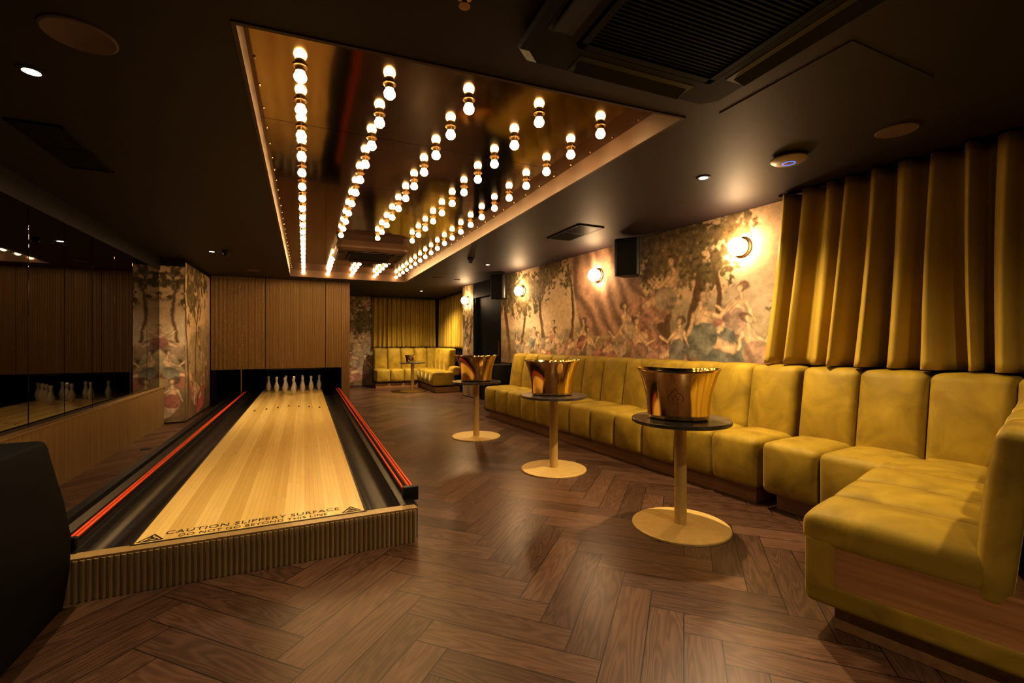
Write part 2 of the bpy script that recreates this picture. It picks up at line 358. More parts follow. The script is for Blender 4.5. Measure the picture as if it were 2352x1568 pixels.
# ------------------------------------------------------------ light panel
pan=empty("ceiling_light_panel",(.85,5.95,REC),0,"bronze mirrored light panel recessed in the dark ceiling","ceiling light")
obj("recess_frame",bm,COPPER,pan,(-.85,-5.95,-REC))
obj("mirrored_sheet",prism(inn,REC,REC+.02),BRMIR,pan,(-.85,-5.95,-REC))
bm=bmesh.new()
for yy in np.arange(2.3,9.8,.27):
    for xx in (-.225,1.925): lathe([(.007,0),(.006,-.006),(.002,-.009)],8,bm,(xx,yy,REC))
obj("fixing_screw",bm,BRASS,pan,(-.85,-5.95,-REC))["kind"]="stuff"
prof=[(.013,.030),(.018,.022),(.027,.010),(.032,-.004),(.029,-.018),(.019,-.029),(.0001,-.034)]
bmb=lathe(prof,12); first=None; cols=[-.02,.42,.865,1.31,1.745]
for ci,cx in enumerate(cols):
    for k in range(21):
        y=2.56-.025*ci+.363*k
        if ci in (1,2,3) and 6.45<y<7.75: continue
        if first is None:
            first=obj("light_bulb",bmb,BULB,None,(cx,y,REC-.052),smooth=3)
            sk=obj("bulb_socket",lathe([(.036,.052),(.036,.046),(.024,.044),(.024,.022),(.016,.020)],14),BRASS,first,smooth=.6)
            tag(first,"glowing round warm bulb in brass socket on mirrored panel","light bulb","bulbs on the ceiling light panel"); B0,S0=first,sk
        else:
            o=B0.copy(); o.location=(cx,y,REC-.052); COL.objects.link(o)
            s=S0.copy(); s.parent=o; COL.objects.link(s)
# ------------------------------------------------------------ air cassettes
def cassette(loc,half,drop,mat,gm,label,rz=0):
    r=empty("air_conditioning_cassette",loc,rz,label,"air conditioner")
    h=half; g=h*.64; bm=bmesh.new()
    def ring(a,z,c=.06):
        return [bm.verts.new(p) for p in [(-a+c,-a,z),(a-c,-a,z),(a,-a+c,z),(a,a-c,z),(a-c,a,z),(-a+c,a,z),(-a,a-c,z),(-a,-a+c,z)]]
    R=[ring(h*.95,0),ring(h,-drop*.55),ring(h*.985,-drop*.75),ring(h*.93,-drop),ring(g*1.02,-drop,.02),ring(g,-drop*.6,.02)]
    for a,b2 in zip(R,R[1:]):
        for k in range(8): bm.faces.new([a[k],a[(k+1)%8],b2[(k+1)%8],b2[k]])
    bm.faces.new(R[0]); bm.faces.new(R[-1])
    obj("cassette_body",bm,mat,r)
    bm=bmesh.new(); ns=34
    for k in range(ns):
        yy=-g+.03+(2*g-.06)*k/(ns-1); box(-g+.02,g-.02,yy-.004,yy+.004,-drop*1.02,-drop*.7,bm)
    for s in (-1,1):
        box(s*(g-.02)-.015,s*(g-.02)+.015,-g+.005,g-.005,-drop*1.08,-drop*.6,bm); box(-g+.005,g-.005,s*(g-.02)-.015,s*(g-.02)+.015,-drop*1.08,-drop*.6,bm)
    obj("intake_grille",bm,gm,r)
    for k in range(4):
        o=bevel(obj("louver",box(-g*.82,g*.82,-.045,.045,-.004,.004),mat,r,(0,0,0)),.003)
        a=k*math.pi/2; o.location=(math.sin(a)*(h*.82),-math.cos(a)*(h*.82),-drop*1.04); o.rotation_euler=(math.radians(14),0,a)
        obj("air_slot",box(-g*.86,g*.86,-.055,.055,-.001,.001),BLACK,r,(math.sin(a)*(h*.82),-math.cos(a)*(h*.82),-drop*1.005),(0,0,a))
    return r
cassette((1.33,1.20,CEIL),.55,.085,CASM,BLACKW,"dark plum ceiling air cassette with black square grille",math.radians(-2.2))
cassette((.88,7.12,REC),.49,.14,COPPER,BLACK,"copper coloured air cassette within the bulb panel")
# ------------------------------------------------------------ ceiling items
def downlight(x,y,e,label,size=115,z=CEIL,spot=True,col=(1,.78,.50)):
    r=empty("downlight",(x,y,z),0,label,"ceiling light","recessed downlights")
    obj("downlight_trim",lathe([(.052,0),(.052,-.006),(.034,-.008),(.030,0)],24,caps=False),CEILM,r,smooth=.6)
    obj("downlight_lens",lathe([(.030,-.001),(.030,-.005),(.0001,-.006)],20),SPOTM,r)
    if spot:
        l=bpy.data.lights.new("downlight_beam",'SPOT'); l.energy=e; l.spot_size=math.radians(size); l.spot_blend=.9; l.color=col; l.shadow_soft_size=.03
        o=bpy.data.objects.new("downlight_beam",l); o.location=(0,0,-.02); o.parent=r; COL.objects.link(o)
downlight(-1.167,2.884,90,"lit recessed downlight in dark ceiling near the lounge seat")
downlight(-1.19,7.61,120,"lit recessed downlight above the ball return")
downlight(2.81,2.61,220,"lit recessed downlight above the banquette beside the access point",135)
downlight(2.75,7.03,130,"lit recessed downlight above the banquette end")
downlight(2.67,11.4,360,"lit recessed downlight in the alcove ceiling",140)
downlight(.30,-.55,160,"added unseen downlight behind the camera lighting the foreground",130)  # unseen lamp added behind the camera to light riser and near floor
downlight(2.5,.3,80,"added out-of-view downlight lighting the banquette return",140)  # lamp added outside the frame to light the near sofa end
def disc(name,x,y,r,mat,label,cat):
    o=obj(name,lathe([(r,0),(r,-.006),(r*.93,-.010),(r*.9,-.008),(.0001,-.008)],40),mat,None,(x,y,CEIL),smooth=.5); return tag(o,label,cat)
disc("ceiling_speaker",-.85,2.466,.125,WHITE,"round beige ceiling speaker grille near the light panel","speaker")
disc("ceiling_speaker",3.237,1.545,.105,WHITE,"round beige ceiling speaker grille near the curtain","speaker")
disc("ceiling_speaker",-.83,9.3,.11,WHITE,"round beige ceiling speaker grille above the lane end","speaker")
disc("ceiling_speaker",2.43,8.92,.11,WHITE,"round beige ceiling speaker grille beside the light panel","speaker")
disc("smoke_detector",2.85,9.0,.06,WHITE,"small round ceiling detector near the doorway","smoke detector")
ap=obj("wireless_access_point",lathe([(.06,0),(.06,-.015),(.112,-.018),(.112,-.026),(.095,-.038),(.05,-.046),(.0001,-.048)],40),WHITEP,None,(3.03,2.075,CEIL),smooth=.7)
tag(ap,"off-white round wireless access point with blue light ring","access point")
obj("status_light_ring",lathe([(.040,-.0468),(.040,-.0485),(.036,-.0490),(.036,-.0475)],32,caps=False),BLUE,ap)
def vent(x0,x1,y0,y1,label):
    r=empty("air_vent",((x0+x1)/2,(y0+y1)/2,CEIL),0,label,"air vent"); hx,hy=(x1-x0)/2,(y1-y0)/2
    bm=box(-hx,-hx+.02,-hy,hy,-.012,0); box(hx-.02,hx,-hy,hy,-.012,0,bm); box(-hx,hx,-hy,-hy+.02,-.012,0,bm); box(-hx,hx,hy-.02,hy,-.012,0,bm); box(-hx,hx,-.01,.01,-.01,0,bm)
    obj("vent_frame",bm,BLACKW,r); bm=bmesh.new(); k=-hx+.03
    while k<hx-.02: box(k,k+.004,-hy+.02,hy-.02,-.010,-.001,bm); k+=.016
    obj("vent_slats",bm,BLACK,r)
vent(2.7,3.03,4.2,4.92,"black slatted ceiling vent near the wall speaker")
vent(-1.56,-1.30,3.55,4.35,"black slatted ceiling vent close to the mirrors")
hx=obj("access_hatch",box(2.10,2.75,1.16,1.84,CEIL-.004,CEIL-.0005),CEILM); bevel(hx,.002); tag(hx,"dark painted square ceiling access hatch","access hatch")
def dome(x,y,label):
    r=empty("security_camera",(x,y,CEIL),0,label,"security camera")
    obj("camera_mount",lathe([(.055,0),(.055,-.025),(.045,-.035)],24),BLACK,r,smooth=.6)
    obj("camera_dome",lathe([(.042,-.034),(.040,-.055),(.028,-.073),(.0001,-.082)],24),BLACKG,r,smooth=3)
dome(2.30,6.58,"small black ceiling dome camera beside light panel"); dome(-1.0,7.5,"small black ceiling dome camera near downlight")
sp=obj("sprinkler_head",lathe([(.03,0),(.03,-.008),(.010,-.012),(.010,-.035),(.022,-.038),(.022,-.041),(.0001,-.042)],16),BRASS,None,(.534,1.60,CEIL),smooth=.6); tag(sp,"small brass sprinkler head in dark ceiling","sprinkler")
# ------------------------------------------------------------ murals
A=3.43
figs=[(.42,.10,.30,1,(.34,.18,.12),(.37,.30,.20)),(.62,.16,.30,-1,(.42,.32,.21),(.25,.24,.19)),(.80,.08,.34,1,(.41,.19,.13),(.35,.26,.17)),(1.0,.20,.32,-1,(.40,.30,.21),(.4,.21,.15)),
(1.18,.08,.38,1,(.29,.27,.20),(.43,.28,.19)),(1.38,.14,.40,-1,(.44,.29,.20),(.38,.19,.14)),(1.62,.06,.40,1,(.43,.22,.16),(.42,.32,.22)),(1.86,.10,.46,-1,(.43,.24,.18),(.46,.35,.25)),
(2.30,.42,.52,-1,(.46,.28,.20),(.43,.34,.24)),(2.05,.22,.42,1,(.43,.24,.17),(.5,.38,.27)),(2.16,.04,.50,1,(.48,.36,.26),(.41,.26,.19)),(2.42,.08,.44,-1,(.44,.26,.20),(.25,.22,.18)),(2.86,.24,.46,-1,(.41,.21,.16),(.42,.30,.22)),
(2.66,.12,.60,1,(.20,.195,.155),(.23,.22,.17)),(2.98,.08,.42,1,(.44,.20,.14),(.38,.26,.18))]
img=paint(1100,320,A,[(.15,.035,.8,.30),(.5,.02,.85,.22),(.85,.028,.9,.26),(1.28,.02,.95,.2),(2.38,.055,.95,.30),(2.56,.035,.85,.20),(2.70,.02,.8,.13),(3.33,.012,.42,.12)],figs,[(1.30,1.95,(.46,.29,.20))],3)
P0=(wx(8.19)-.004,8.19); P1=(wx(2.2)-.004,2.2)
mu=muralmesh("wall_mural",P0,P1,.85,CEIL-.002,img); tag(mu,"wide classical pastoral scene mural in muted reds and browns","mural")
img=paint(120,420,.14,[(.12,.012,.85,.09)],[(.03,.46,.22,1,(.42,.30,.2),(.40,.2,.14)),(.07,.26,.26,1,(.42,.2,.14),(.30,.28,.2)),(.05,.06,.30,-1,(.50,.38,.26),(.42,.19,.13))],None,11,.5)
mu=muralmesh("wall_mural",(-2.0,8.49),(-1.68,8.496),0.02,2.40,img); tag(mu,"narrow mural strip with trees and robed figures","mural")
img=paint(420,420,.78,[(.03,.02,.9,.18),(.34,.012,.9,.16)],[(.42,.38,.24,1,(.5,.38,.25),(.28,.26,.2)),(.22,.12,.34,1,(.5,.38,.26),(.4,.2,.14)),(.5,.06,.34,-1,(.46,.15,.11),(.42,.18,.13)),(.62,.22,.26,-1,(.4,.29,.2),(.32,.24,.16))],None,19,.5)
mu=muralmesh("wall_mural",(-1.676,8.5),(-1.656,10.38),0.02,2.47,img); tag(mu,"mural with trees and red robed figures beside fluted panels","mural")
img=paint(200,400,.34,[(.08,.02,.85,.2)],[(.22,.10,.34,-1,(.42,.23,.16),(.4,.28,.2)),(.10,.25,.3,1,(.42,.32,.22),(.4,.17,.12)),(.24,.42,.24,-1,(.5,.36,.24),(.4,.32,.22))],None,29,.5)
mu=muralmesh("wall_mural",(.885,13.396),(1.75,13.396),0.02,CEIL-.01,img); tag(mu,"small mural section with figures beside alcove curtain","mural")
img=paint(120,300,.25,[(.08,.02,.85,.2)],[(.12,.3,.3,-1,(.42,.2,.12),(.4,.26,.16))],None,39,.5)
mu=muralmesh("wall_mural",(wx(9.5)-.004,9.5),(wx(10.1)-.004,10.1),0.02,CEIL-.01,img); tag(mu,"narrow mural strip on the pier by the door","mural")
mu=muralmesh("wall_mural",(wx(10.1),10.104),(3.74,10.104),0.02,CEIL-.01,img); tag(mu,"narrow mural strip on the alcove side of the pier","mural")
# ------------------------------------------------------------ mirrors & low cladding
y=.1
while y<8.45:
    y2=min(y+.595,8.48)
    o=bevel(obj("mirror_panel",box(-2.018,-2.0,y+.002,y2-.002,.56,2.33),MIRROR),.003)
    tag(o,"tall smoked mirror panel above fluted oak cladding","mirror","smoked mirror wall panels"); y+=.6
fl=obj("wall_cladding",fluted(8.3,.55,.028,.012,.07),CLAD,None,(-1.94,.15,0),(0,0,math.pi/2)); tag(fl,"low fluted oak wall cladding below the mirrors","wall cladding")
struct("trim_1",box(-2.02,-1.925,.15,8.49,.55,.565),CLAD,"thin oak ledge on the low cladding")
struct("trim_2",box(-2.02,-1.99,-1.4,8.49,2.33,CEIL-.001),WALLD,"dark band above the mirrors")
# ------------------------------------------------------------ fluted lane wall
LW=10.4
lw=empty("fluted_wall_panelling",(-1.65,LW,0),0,"fluted oak panelling surrounding the pin opening","wall panelling")
xs=[-1.65,-.72,.40,.72]
for a,b2 in zip(xs,xs[1:]):
    obj("panel",fluted(b2-a-.010,CEIL-.70-.002,.021,.009,.2),OAK,lw,(a+1.65+.005,0,.70))
obj("panel",fluted(.163,CEIL-.002,.021,.009,.2),OAK,lw,(.72+1.65,0,0))
obj("panel",fluted(.09,.70,.021,.009,.2),BLACKW,lw,(0,0,0))
# ------------------------------------------------------------ bowling lane
Z=.21; Y0=2.86; Y1=12.0
ln=empty("bowling_lane",(0,Y0,0),0,"maple bowling lane with black gutters and oak riser","bowling lane")
off=(0,-Y0,0)
obj("riser",fluted(1.68,Z-.012,.0265,.014,.05),RISER,ln,(-1.04,0,0))
obj("riser_cap",box(-1.045,.645,-.004,.075,Z-.012,Z-.001),RISER,ln)
obj("lane_surface",box(-.80,.335,2.935,Y1,Z-.03,Z),LANEM,ln,off)
obj("lane_edge_strip",box(-.812,-.80,2.92,Y1,Z-.03,Z+.002,box(.335,.347,2.92,Y1,Z-.03,Z+.002,box(-.80,.335,2.92,2.935,Z-.03,Z+.001))),INK,ln,off)
def gutter(x0,x1,ys):
    n=14; pts=[(x0,Z+.004),(x0+.018,Z+.004)]
    a=x0+.02; c=x1-.004
    for k in range(n+1):
        t=math.pi*k/n; pts.append(((a+c)/2-(c-a)/2*math.cos(t),Z-.004-.075*math.sin(t)))
    pts+=[(x1,Z-.002),(x1,.02),(x0,.02)]
    return extrude_y(pts,ys,Y1)
obj("gutter",gutter(-1.04,-.812,2.925),BLACKG,ln,off,smooth=.5)
obj("gutter",extrude_y([(.347,Z-.002)]+[(.347+.105-.105*math.cos(math.pi*k/14),Z-.004-.075*math.sin(math.pi*k/14)) for k in range(15)]+[(.575,Z+.004),(.64,Z+.004),(.64,.02),(.347,.02)],2.925,Y1),BLACKG,ln,off,smooth=.5)
for (x,z) in ((.606,.256),(.638,.274),(.670,.258)): obj("bumper_rail",cyl_y(x,z,.0085,3.06,10.38),ORANGE,ln,off,smooth=.7)
for (x,z) in ((-1.052,.262),(-1.085,.250)): obj("bumper_rail",cyl_y(x,z,.0085,3.0,10.38),ORANGE,ln,off,smooth=.7)
bevel(obj("rail_end_cap",box(.590,.690,3.02,3.07,.20,.292),BLACK,ln,off),.008)
bevel(obj("rail_end_cap",box(-1.10,-1.035,2.97,3.0,.20,.275),BLACK,ln,off),.008)
obj("rail_support",extrude_y([(.60,Z),(.60,.235),(.625,.252),(.65,.252),(.68,.235),(.68,Z)],3.07,10.38),BLACK,ln,off); obj("rail_support",box(-1.095,-1.042,3.0,10.38,.02,.238),BLACK,ln,off)
obj("side_skirt",box(.641,.655,2.9,10.38,0,Z),BLACK,ln,off)
def ink(me_bm,name="lane_marking"): return obj(name,me_bm,INK,ln,off)
def text(s,xc,yb,wd,ht,z,label,name="warning_lettering"):
    c=bpy.data.curves.new("t",'FONT'); c.body=s; c.size=1; c.extrude=0.0; c.offset=.0; c.space_character=1.08
    o=bpy.data.objects.new("t",c); COL.objects.link(o); bpy.context.view_layer.update()
    me=bpy.data.meshes.new_from_object(o.evaluated_get(bpy.context.evaluated_depsgraph_get())); bpy.data.objects.remove(o)
    n=len(me.vertices); co=np.zeros(n*3); me.vertices.foreach_get("co",co); co=co.reshape(-1,3)
    mn,mx_=co.min(0),co.max(0); co[:,0]=(co[:,0]-mn[0])/(mx_[0]-mn[0])*wd-wd/2+xc; co[:,1]=(co[:,1]-mn[1])/(mx_[1]-mn[1])*ht+yb; co[:,2]=z
    # split into words at the widest horizontal gaps
    iv=sorted([(min(co[v,0] for v in p.vertices),max(co[v,0] for v in p.vertices)) for p in me.polygons])
    gaps=[]; hi_=iv[0][1]
    for a,b2 in iv[1:]:
        if a>hi_: gaps.append((a-hi_,(a+hi_)/2))
        hi_=max(hi_,b2)
    cuts=sorted(g[1] for g in sorted(gaps,reverse=True)[:len(s.split())-1]); edges=[-9]+cuts+[9]
    for lo_,up in zip(edges,edges[1:]):
        bm=bmesh.new(); vm={}
        for p in me.polygons:
            cxp=sum(co[v,0] for v in p.vertices)/len(p.vertices)
            if lo_<cxp<up:
                vs=[]
                for v in p.vertices:
                    if v not in vm: vm[v]=bm.verts.new(tuple(co[v]))
                    vs.append(vm[v])
                try: bm.faces.new(vs)
                except ValueError: pass
        w_=obj(name,bm,INK,ln,off); w_["label"]=label
text("CAUTION SLIPPERY SURFACE",-.245,3.014,.88,.046,Z+.0012,"black printed caution word")
text("DO NOT GO BEYOND THIS LINE",-.245,2.955,.74,.036,Z+.0012,"black printed warning word")
for cx in (-.735,.262):
    bm=bmesh.new(); cy=2.948; s=.060; h=.098; z=Z+.0012
    o3=[(cx-s,cy),(cx+s,cy),(cx,cy+h)]; i3=[(cx-s+.014,cy+.008),(cx+s-.014,cy+.008),(cx,cy+h-.017)]
    vo=[bm.verts.new((*p,z)) for p in o3]; vi=[bm.verts.new((*p,z)) for p in i3]
    for k in range(3): bm.faces.new([vo[k],vo[(k+1)%3],vi[(k+1)%3],vi[k]])
    def bar(ax,ay,bx,by,w):
        d=Vector((bx-ax,by-ay)).normalized(); n_=Vector((-d.y,d.x))*w
        bm.faces.new([bm.verts.new((cx+ax+n_.x,cy+ay+n_.y,z)),bm.verts.new((cx+ax-n_.x,cy+ay-n_.y,z)),bm.verts.new((cx+bx-n_.x,cy+by-n_.y,z)),bm.verts.new((cx+bx+n_.x,cy+by+n_.y,z))])
    bar(-.004,.052,.006,.034,.006); bar(.006,.034,-.014,.024,.005); bar(-.014,.024,-.022,.016,.004); bar(.006,.034,.022,.028,.005); bar(.022,.028,.030,.016,.004); bar(-.004,.050,-.018,.044,.003); bar(-.003,.05,.016,.052,.003)
    bmesh.ops.create_circle(bm,cap_ends=True,radius=.0065,segments=12,matrix=Matrix.Translation((cx-.007,cy+.062,z)))
    bar(-.03,.013,.032,.013,.0015)
    ink(bm,"warning_triangle")
for k in range(7):
    cx=-.235+(k-3)*.15; cy=8.15-abs(k-3)*.12; bm=bmesh.new()
    bm.faces.new([bm.verts.new((cx-.016,cy,Z+.001)),bm.verts.new((cx+.016,cy,Z+.001)),bm.verts.new((cx,cy+.2,Z+.001))]); ink(bm,"aiming_arrow")
for k in range(10):
    cx=-.235+(k-4.5)*.10; bm=bmesh.new()
    bmesh.ops.create_circle(bm,cap_ends=True,radius=.007,segments=10,matrix=Matrix.Translation((cx,5.15 if 2<k<7 else 4.95,Z+.001))); ink(bm,"guide_dot")
rt=[(-1.10,.02),(-1.10,.175),(-1.125,.19),(-1.14,.185),(-1.15,.15),(-1.19,.13),(-1.24,.135),(-1.275,.16),(-1.285,.19),(-1.30,.195),(-1.315,.18),(-1.33,.185),(-1.345,.175),(-1.36,.18),(-1.375,.165),(-1.375,.02)]
tr=obj("ball_return_track",extrude_y(rt,2.92,10.35),BLACKG,None,smooth=.5); tag(tr,"black ridged ball return track beside the lane","ball return")
ps=obj("divider_post",lathe([(.014,0.0),(.014,.70)],12),BRASS,None,(-1.135,10.375,0.0),smooth=.7); tag(ps,"slim pale metal post at the lane opening","post")
# pins
pp=[(.0001,0),(.026,0),(.029,.004),(.036,.03),(.048,.075),(.050,.10),(.046,.135),(.033,.18),(.023,.215),(.0195,.235),(.021,.255),(.0265,.28),(.0275,.295),(.025,.312),(.017,.325),(.0001,.330)]
P=None
for row in range(4):
    for k in range(row+1):
        x=-.20+(k-row/2)*.325; y=9.98+row*.28
        if P is None:
            P=obj("bowling_pin",lathe([(r*.97,z*.97) for r,z in pp],24),PINM,None,(x,y,Z+.001),smooth=3); tag(P,"white bowling pin standing on the lane","bowling pin","bowling pins at the lane end")
        else:
            o=P.copy(); o.location=(x,y,Z+.001); COL.objects.link(o)
pl=empty("pin_deck_lamp",(-.22,10.50,.66),0,"small lamp tucked above the pin deck","lamp")
obj("lamp_housing",box(-.52,.52,-.03,.03,.005,.03),BLACK,pl)
l=bpy.data.lights.new("pin_deck_light",'SPOT'); l.energy=1.2; l.color=(1,.84,.6); l.spot_size=math.radians(150); l.shadow_soft_size=.02
lo_=bpy.data.objects.new("pin_deck_light",l); lo_.parent=pl; COL.objects.link(lo_)
fo=obj("floor_outlet_cover",lathe([(.055,0),(.055,.004),(.045,.007),(.0001,.007)],24),BLACK,None,(-1.68,6.6,0)); tag(fo,"small round dark floor outlet cover","floor outlet")
# ------------------------------------------------------------ sofas
WT=math.radians(4.57)
def seat(parent,x,y,w,d,z0,z1,rz=0,ox=0,oy=0):
    o=obj("seat_cushion",rbox(d/2,w/2,(z1-z0)/2,.046,.022,.025),VELVET,parent,smooth=3)
    c=Matrix.Rotation(rz,3,'Z')@Vector((x+d/2,y+w/2,0)); o.location=(ox+c.x,oy+c.y,(z0+z1)/2); o.rotation_euler=(0,0,rz); return o
def back(parent,x,y,w,d,z0,z1,rz=0,ox=0,oy=0,lean=.05,r=.047,bx=.045):
    o=obj("backrest_cushion",rbox(d/2,w/2,(z1-z0)/2,r,bx,.014,lean),VELVET,parent,smooth=3)
    c=Matrix.Rotation(rz,3,'Z')@Vector((x+d/2,y+w/2,0)); o.location=(ox+c.x,oy+c.y,(z0+z1)/2); o.rotation_euler=(0,0,rz); return o
SW=.397
def run(parent,n,y0,rz=0,ox=0,oy=0,sw=SW):
    for k in range(n):
        seat(parent,0,y0+k*sw+.001,sw-.002,.62,.125,.50,rz,ox,oy)
        back(parent,.50,y0+k*sw+.001,sw-.002,.25,.40,1.04,rz,ox,oy)
def plinth(parent,x0,x1,y0,y1,rz=0,ox=0,oy=0):
    bevel(obj("plinth",box(x0,x1,y0,y1,0,.128),OAKX,parent,(ox,oy,0),(0,0,rz)),.004)
sa=empty("banquette_sofa",(3.30-.08*2.375,2.39,0),WT,"long gold velvet channelled banquette on oak plinth below mural","sofa")
run(sa,12,0); plinth(sa,.07,.78,.04,12*SW-.03)
bevel(obj("frame",box(.1,.80,.03,12*SW-.02,.128,.36,box(.74,.80,.03,12*SW-.02,.36,.97)),VELVET,sa),.01)
ox0=3.30-.08*2.35
sb=empty("corner_banquette_sofa",(ox0,2.35,0),0,"gold velvet corner banquette with oak inset end panel","sofa")
run(sb,2,-2*SW,WT)
seat(sb,0,-3*SW,SW-.004,.62,.125,.50,WT); seat(sb,0.0,-4*SW-.05,SW+.04,.8,.12,.49,WT)
for k in (3,4,5): back(sb,.50,-k*SW+.002,SW-.004,.25,.40,1.04,WT)
plinth(sb,.10,.78,-2*SW-.05,-.06,WT)
E=Vector((2.0,1.31,0)); psi=math.radians(15.5)
rel=E-Vector((ox0,2.35,0))
rzr=psi-math.pi/2
for k in range(4):
    seat(sb,0,k*.40+.001,.398,.58,.125 if k else .355,.50,rzr,rel.x,rel.y)
    back(sb,.560,k*.40+.001,.398,.095,.33,.945,rzr,rel.x,rel.y,lean=.03,r=.036,bx=.02)
def bpart(name,bm,mat,bw=.01,seg=3):
    return bevel(obj(name,bm,mat,sb,(rel.x,rel.y,0),(0,0,rzr)),bw,seg)
bpart("end_frame",box(.004,.135,.002,.42,.128,.42),VELVET,.03,4)
bpart("base_rail",box(.01,.80,.000,1.55,.12,.222),VELVET,.025,4)
bpart("side_panel",box(.115,.74,.006,.42,.20,.385),OAKS,.012)
bpart("frame",box(.40,.78,.03,1.5,.2,.345),OAKS,.01)
bpart("plinth",box(.10,.80,.08,1.6,0,.125),OAKX,.004)
bpart("back_panel",box(.70,.74,.012,1.6,.34,1.02),OAKS,.01)
# ------------------------------------------------------------ far sofa
sf=empty("alcove_sofa",(1.72,12.50,0),0,"gold velvet corner sofa in the curtained alcove","sofa")
for k in range(5):
    seat(sf,0,-(k+1)*.37,.366,.55,.16,.50,math.pi/2); back(sf,.44,-(k+1)*.37,.366,.22,.40,1.06,math.pi/2,lean=.03)
plinth(sf,.0,1.85,.06,.66)
for k in range(4): seat(sf,1.12,-1.6+k*.42,.416,.55,.16,.50)
for k in range(5): back(sf,1.62,-1.6+k*.40,.396,.20,.40,.62 if k<1 else 1.06,lean=.02)
plinth(sf,1.18,1.82,-1.56,.1)
# ------------------------------------------------------------ curtains
def curtain(name,p0,p1,z0,z1,period,amp,label,flare0=0.0,seedc=1,rail=True):
    L=math.dist(p0,p1); nz=24; ux,uy=(p1[0]-p0[0])/L,(p1[1]-p0[1])/L; nx,ny=uy,-ux
    r=np.random.RandomState(seedc)
    root=empty(name,(p0[0],p0[1],0),0,label,"curtain")
    K=int(L/period)*2+1; base=np.linspace(0,L,K); hp=period/2
    w=np.where(np.arange(K)%2==0,-1.0,1.0)
    top=base+(r.rand(K)-.5)*hp*.7; bot=top+(r.rand(K)-.5)*hp*1.0; mid=(r.rand(K)-.5)*hp*.4
    at=w*amp*(.50+.35*r.rand(K)); ab=w*amp*(.65+.8*r.rand(K))
    for arr in (top,bot): arr[0]=0; arr[-1]=L; arr.sort()
    per=14; nS=(K-1)*per+1; bm=bmesh.new(); G=[]
    for jz in range(nz):
        t=jz/(nz-1); z=z1+(z0-z1)*t; row=[]
        sk=top*(1-t)+bot*t+mid*math.sin(math.pi*t); sk[0]=0; sk[-1]=L; dk=at*(1-t**.7)+ab*t**.7
        for i in range(nS):
            k=min(i//per,K-2); f=(i-k*per)/per
            fs=f*f*(3-2*f); fd=.35*fs+.65*f
            s=sk[k]+(sk[k+1]-sk[k])*(f+ .13*math.sin(2*math.pi*f))
            d=dk[k]+(dk[k+1]-dk[k])*fd + amp*.06*math.sin(f*6.28*1.5+k*2.1+t*2.5)
            s+=-flare0*(t**1.3)*max(0,1-s/(L*.5))
            row.append(bm.verts.new((ux*s+nx*d,uy*s+ny*d,z)))
        G.append(row)
    for jz in range(nz-1):
        for i in range(nS-1): bm.faces.new([G[jz][i],G[jz][i+1],G[jz+1][i+1],G[jz+1][i]])
    o=obj("curtain_fabric",bm,CURT,root,smooth=3); md=o.modifiers.new("s",'SOLIDIFY'); md.thickness=.003
    if rail: obj("curtain_track",prism([(0-nx*.012,0-ny*.012),(ux*L-nx*.012,uy*L-ny*.012),(ux*L+nx*.012,uy*L+ny*.012),(nx*.012,ny*.012)],z1,z1+.02),BLACK,root)
    return root
curtain("curtain",(wx(2.66)-.165,2.66),(wx(.2)-.165,.2),1.062,CEIL-.02,.155,.105,"gold velvet curtain in deep pleats above the banquette",.18,3)
curtain("curtain",(1.72,13.3),(3.55,13.3),1.075,CEIL-.03,.13,.05,"gold velvet curtain across alcove end wall",0,5)
curtain("curtain",(3.65,13.2),(3.65,10.35),1.075,CEIL-.03,.20,.07,"gold velvet curtain along alcove side wall",0,6)
# ------------------------------------------------------------ sconces
def sconce(x,y,z,rz,label):
    r=empty("wall_sconce",(x,y,z),0,label,"wall light","round glass wall sconces"); r.rotation_euler=(0,math.radians(-90),rz)
    obj("backplate",lathe([(.10,0),(.10,.012),(.086,.018),(.086,.035),(.07,.04)],32),BRASS,r,smooth=.6)
    obj("glass_shade",lathe([(.060,.04),(.078,.055),(.072,.066),(.088,.078),(.082,.092),(.084,.106),(.072,.118),(.066,.130),(.048,.142),(.02,.15),(.0001,.151)],24),GLOBE,r,smooth=3)
for yy,zz in ((3.13,2.165),(5.28,2.165),(7.36,2.15)):
    sconce(wx(yy)-.006,yy,zz,WT,"lit ribbed glass globe sconce with brass plate on mural")
sconce(wx(9.8)-.006,9.8,2.17,WT,"lit ribbed glass globe sconce on the pier")
# ------------------------------------------------------------ wall speakers
def speaker(y,label):
    r=empty("wall_speaker",(wx(y)-.24,y,2.25),math.radians(38),label,"speaker")
    pts=[(-.10,.15),(-.13,.12),(-.13,-.12),(-.10,-.15),(.10,-.09),(.10,.09)]
    bevel(obj("speaker_cabinet",prism(pts,-.22,.22),BLACK,r),.008)
    bevel(obj("speaker_grille",box(-.138,-.131,-.115,.115,-.21,.21),BLACKW,r),.004)
    obj("bracket",box(.10,.20,-.02,.02,-.03,.03,box(.16,.20,-.03,.03,-.13,.13)),BLACK,r)
speaker(4.42,"black angled wall speaker on bracket over the mural"); speaker(7.75,"black angled wall speaker on bracket near the doorway")
sw=empty("subwoofer_speaker",(3.20,7.62,0),WT,"black box speaker standing beside the banquette end","speaker")
bevel(obj("speaker_cabinet",box(-.2,.2,-.2,.2,.02,.84),BLACK,sw),.01); bevel(obj("speaker_grille",box(-.206,-.2,-.17,.17,.08,.78),BLACKW,sw),.003)
for fx,fy in ((-.15,-.15),(.15,.15),(.15,-.15),(-.15,.15)): obj("foot",lathe([(.02,0),(.02,.02)],10),BLACK,sw,(fx,fy,0))
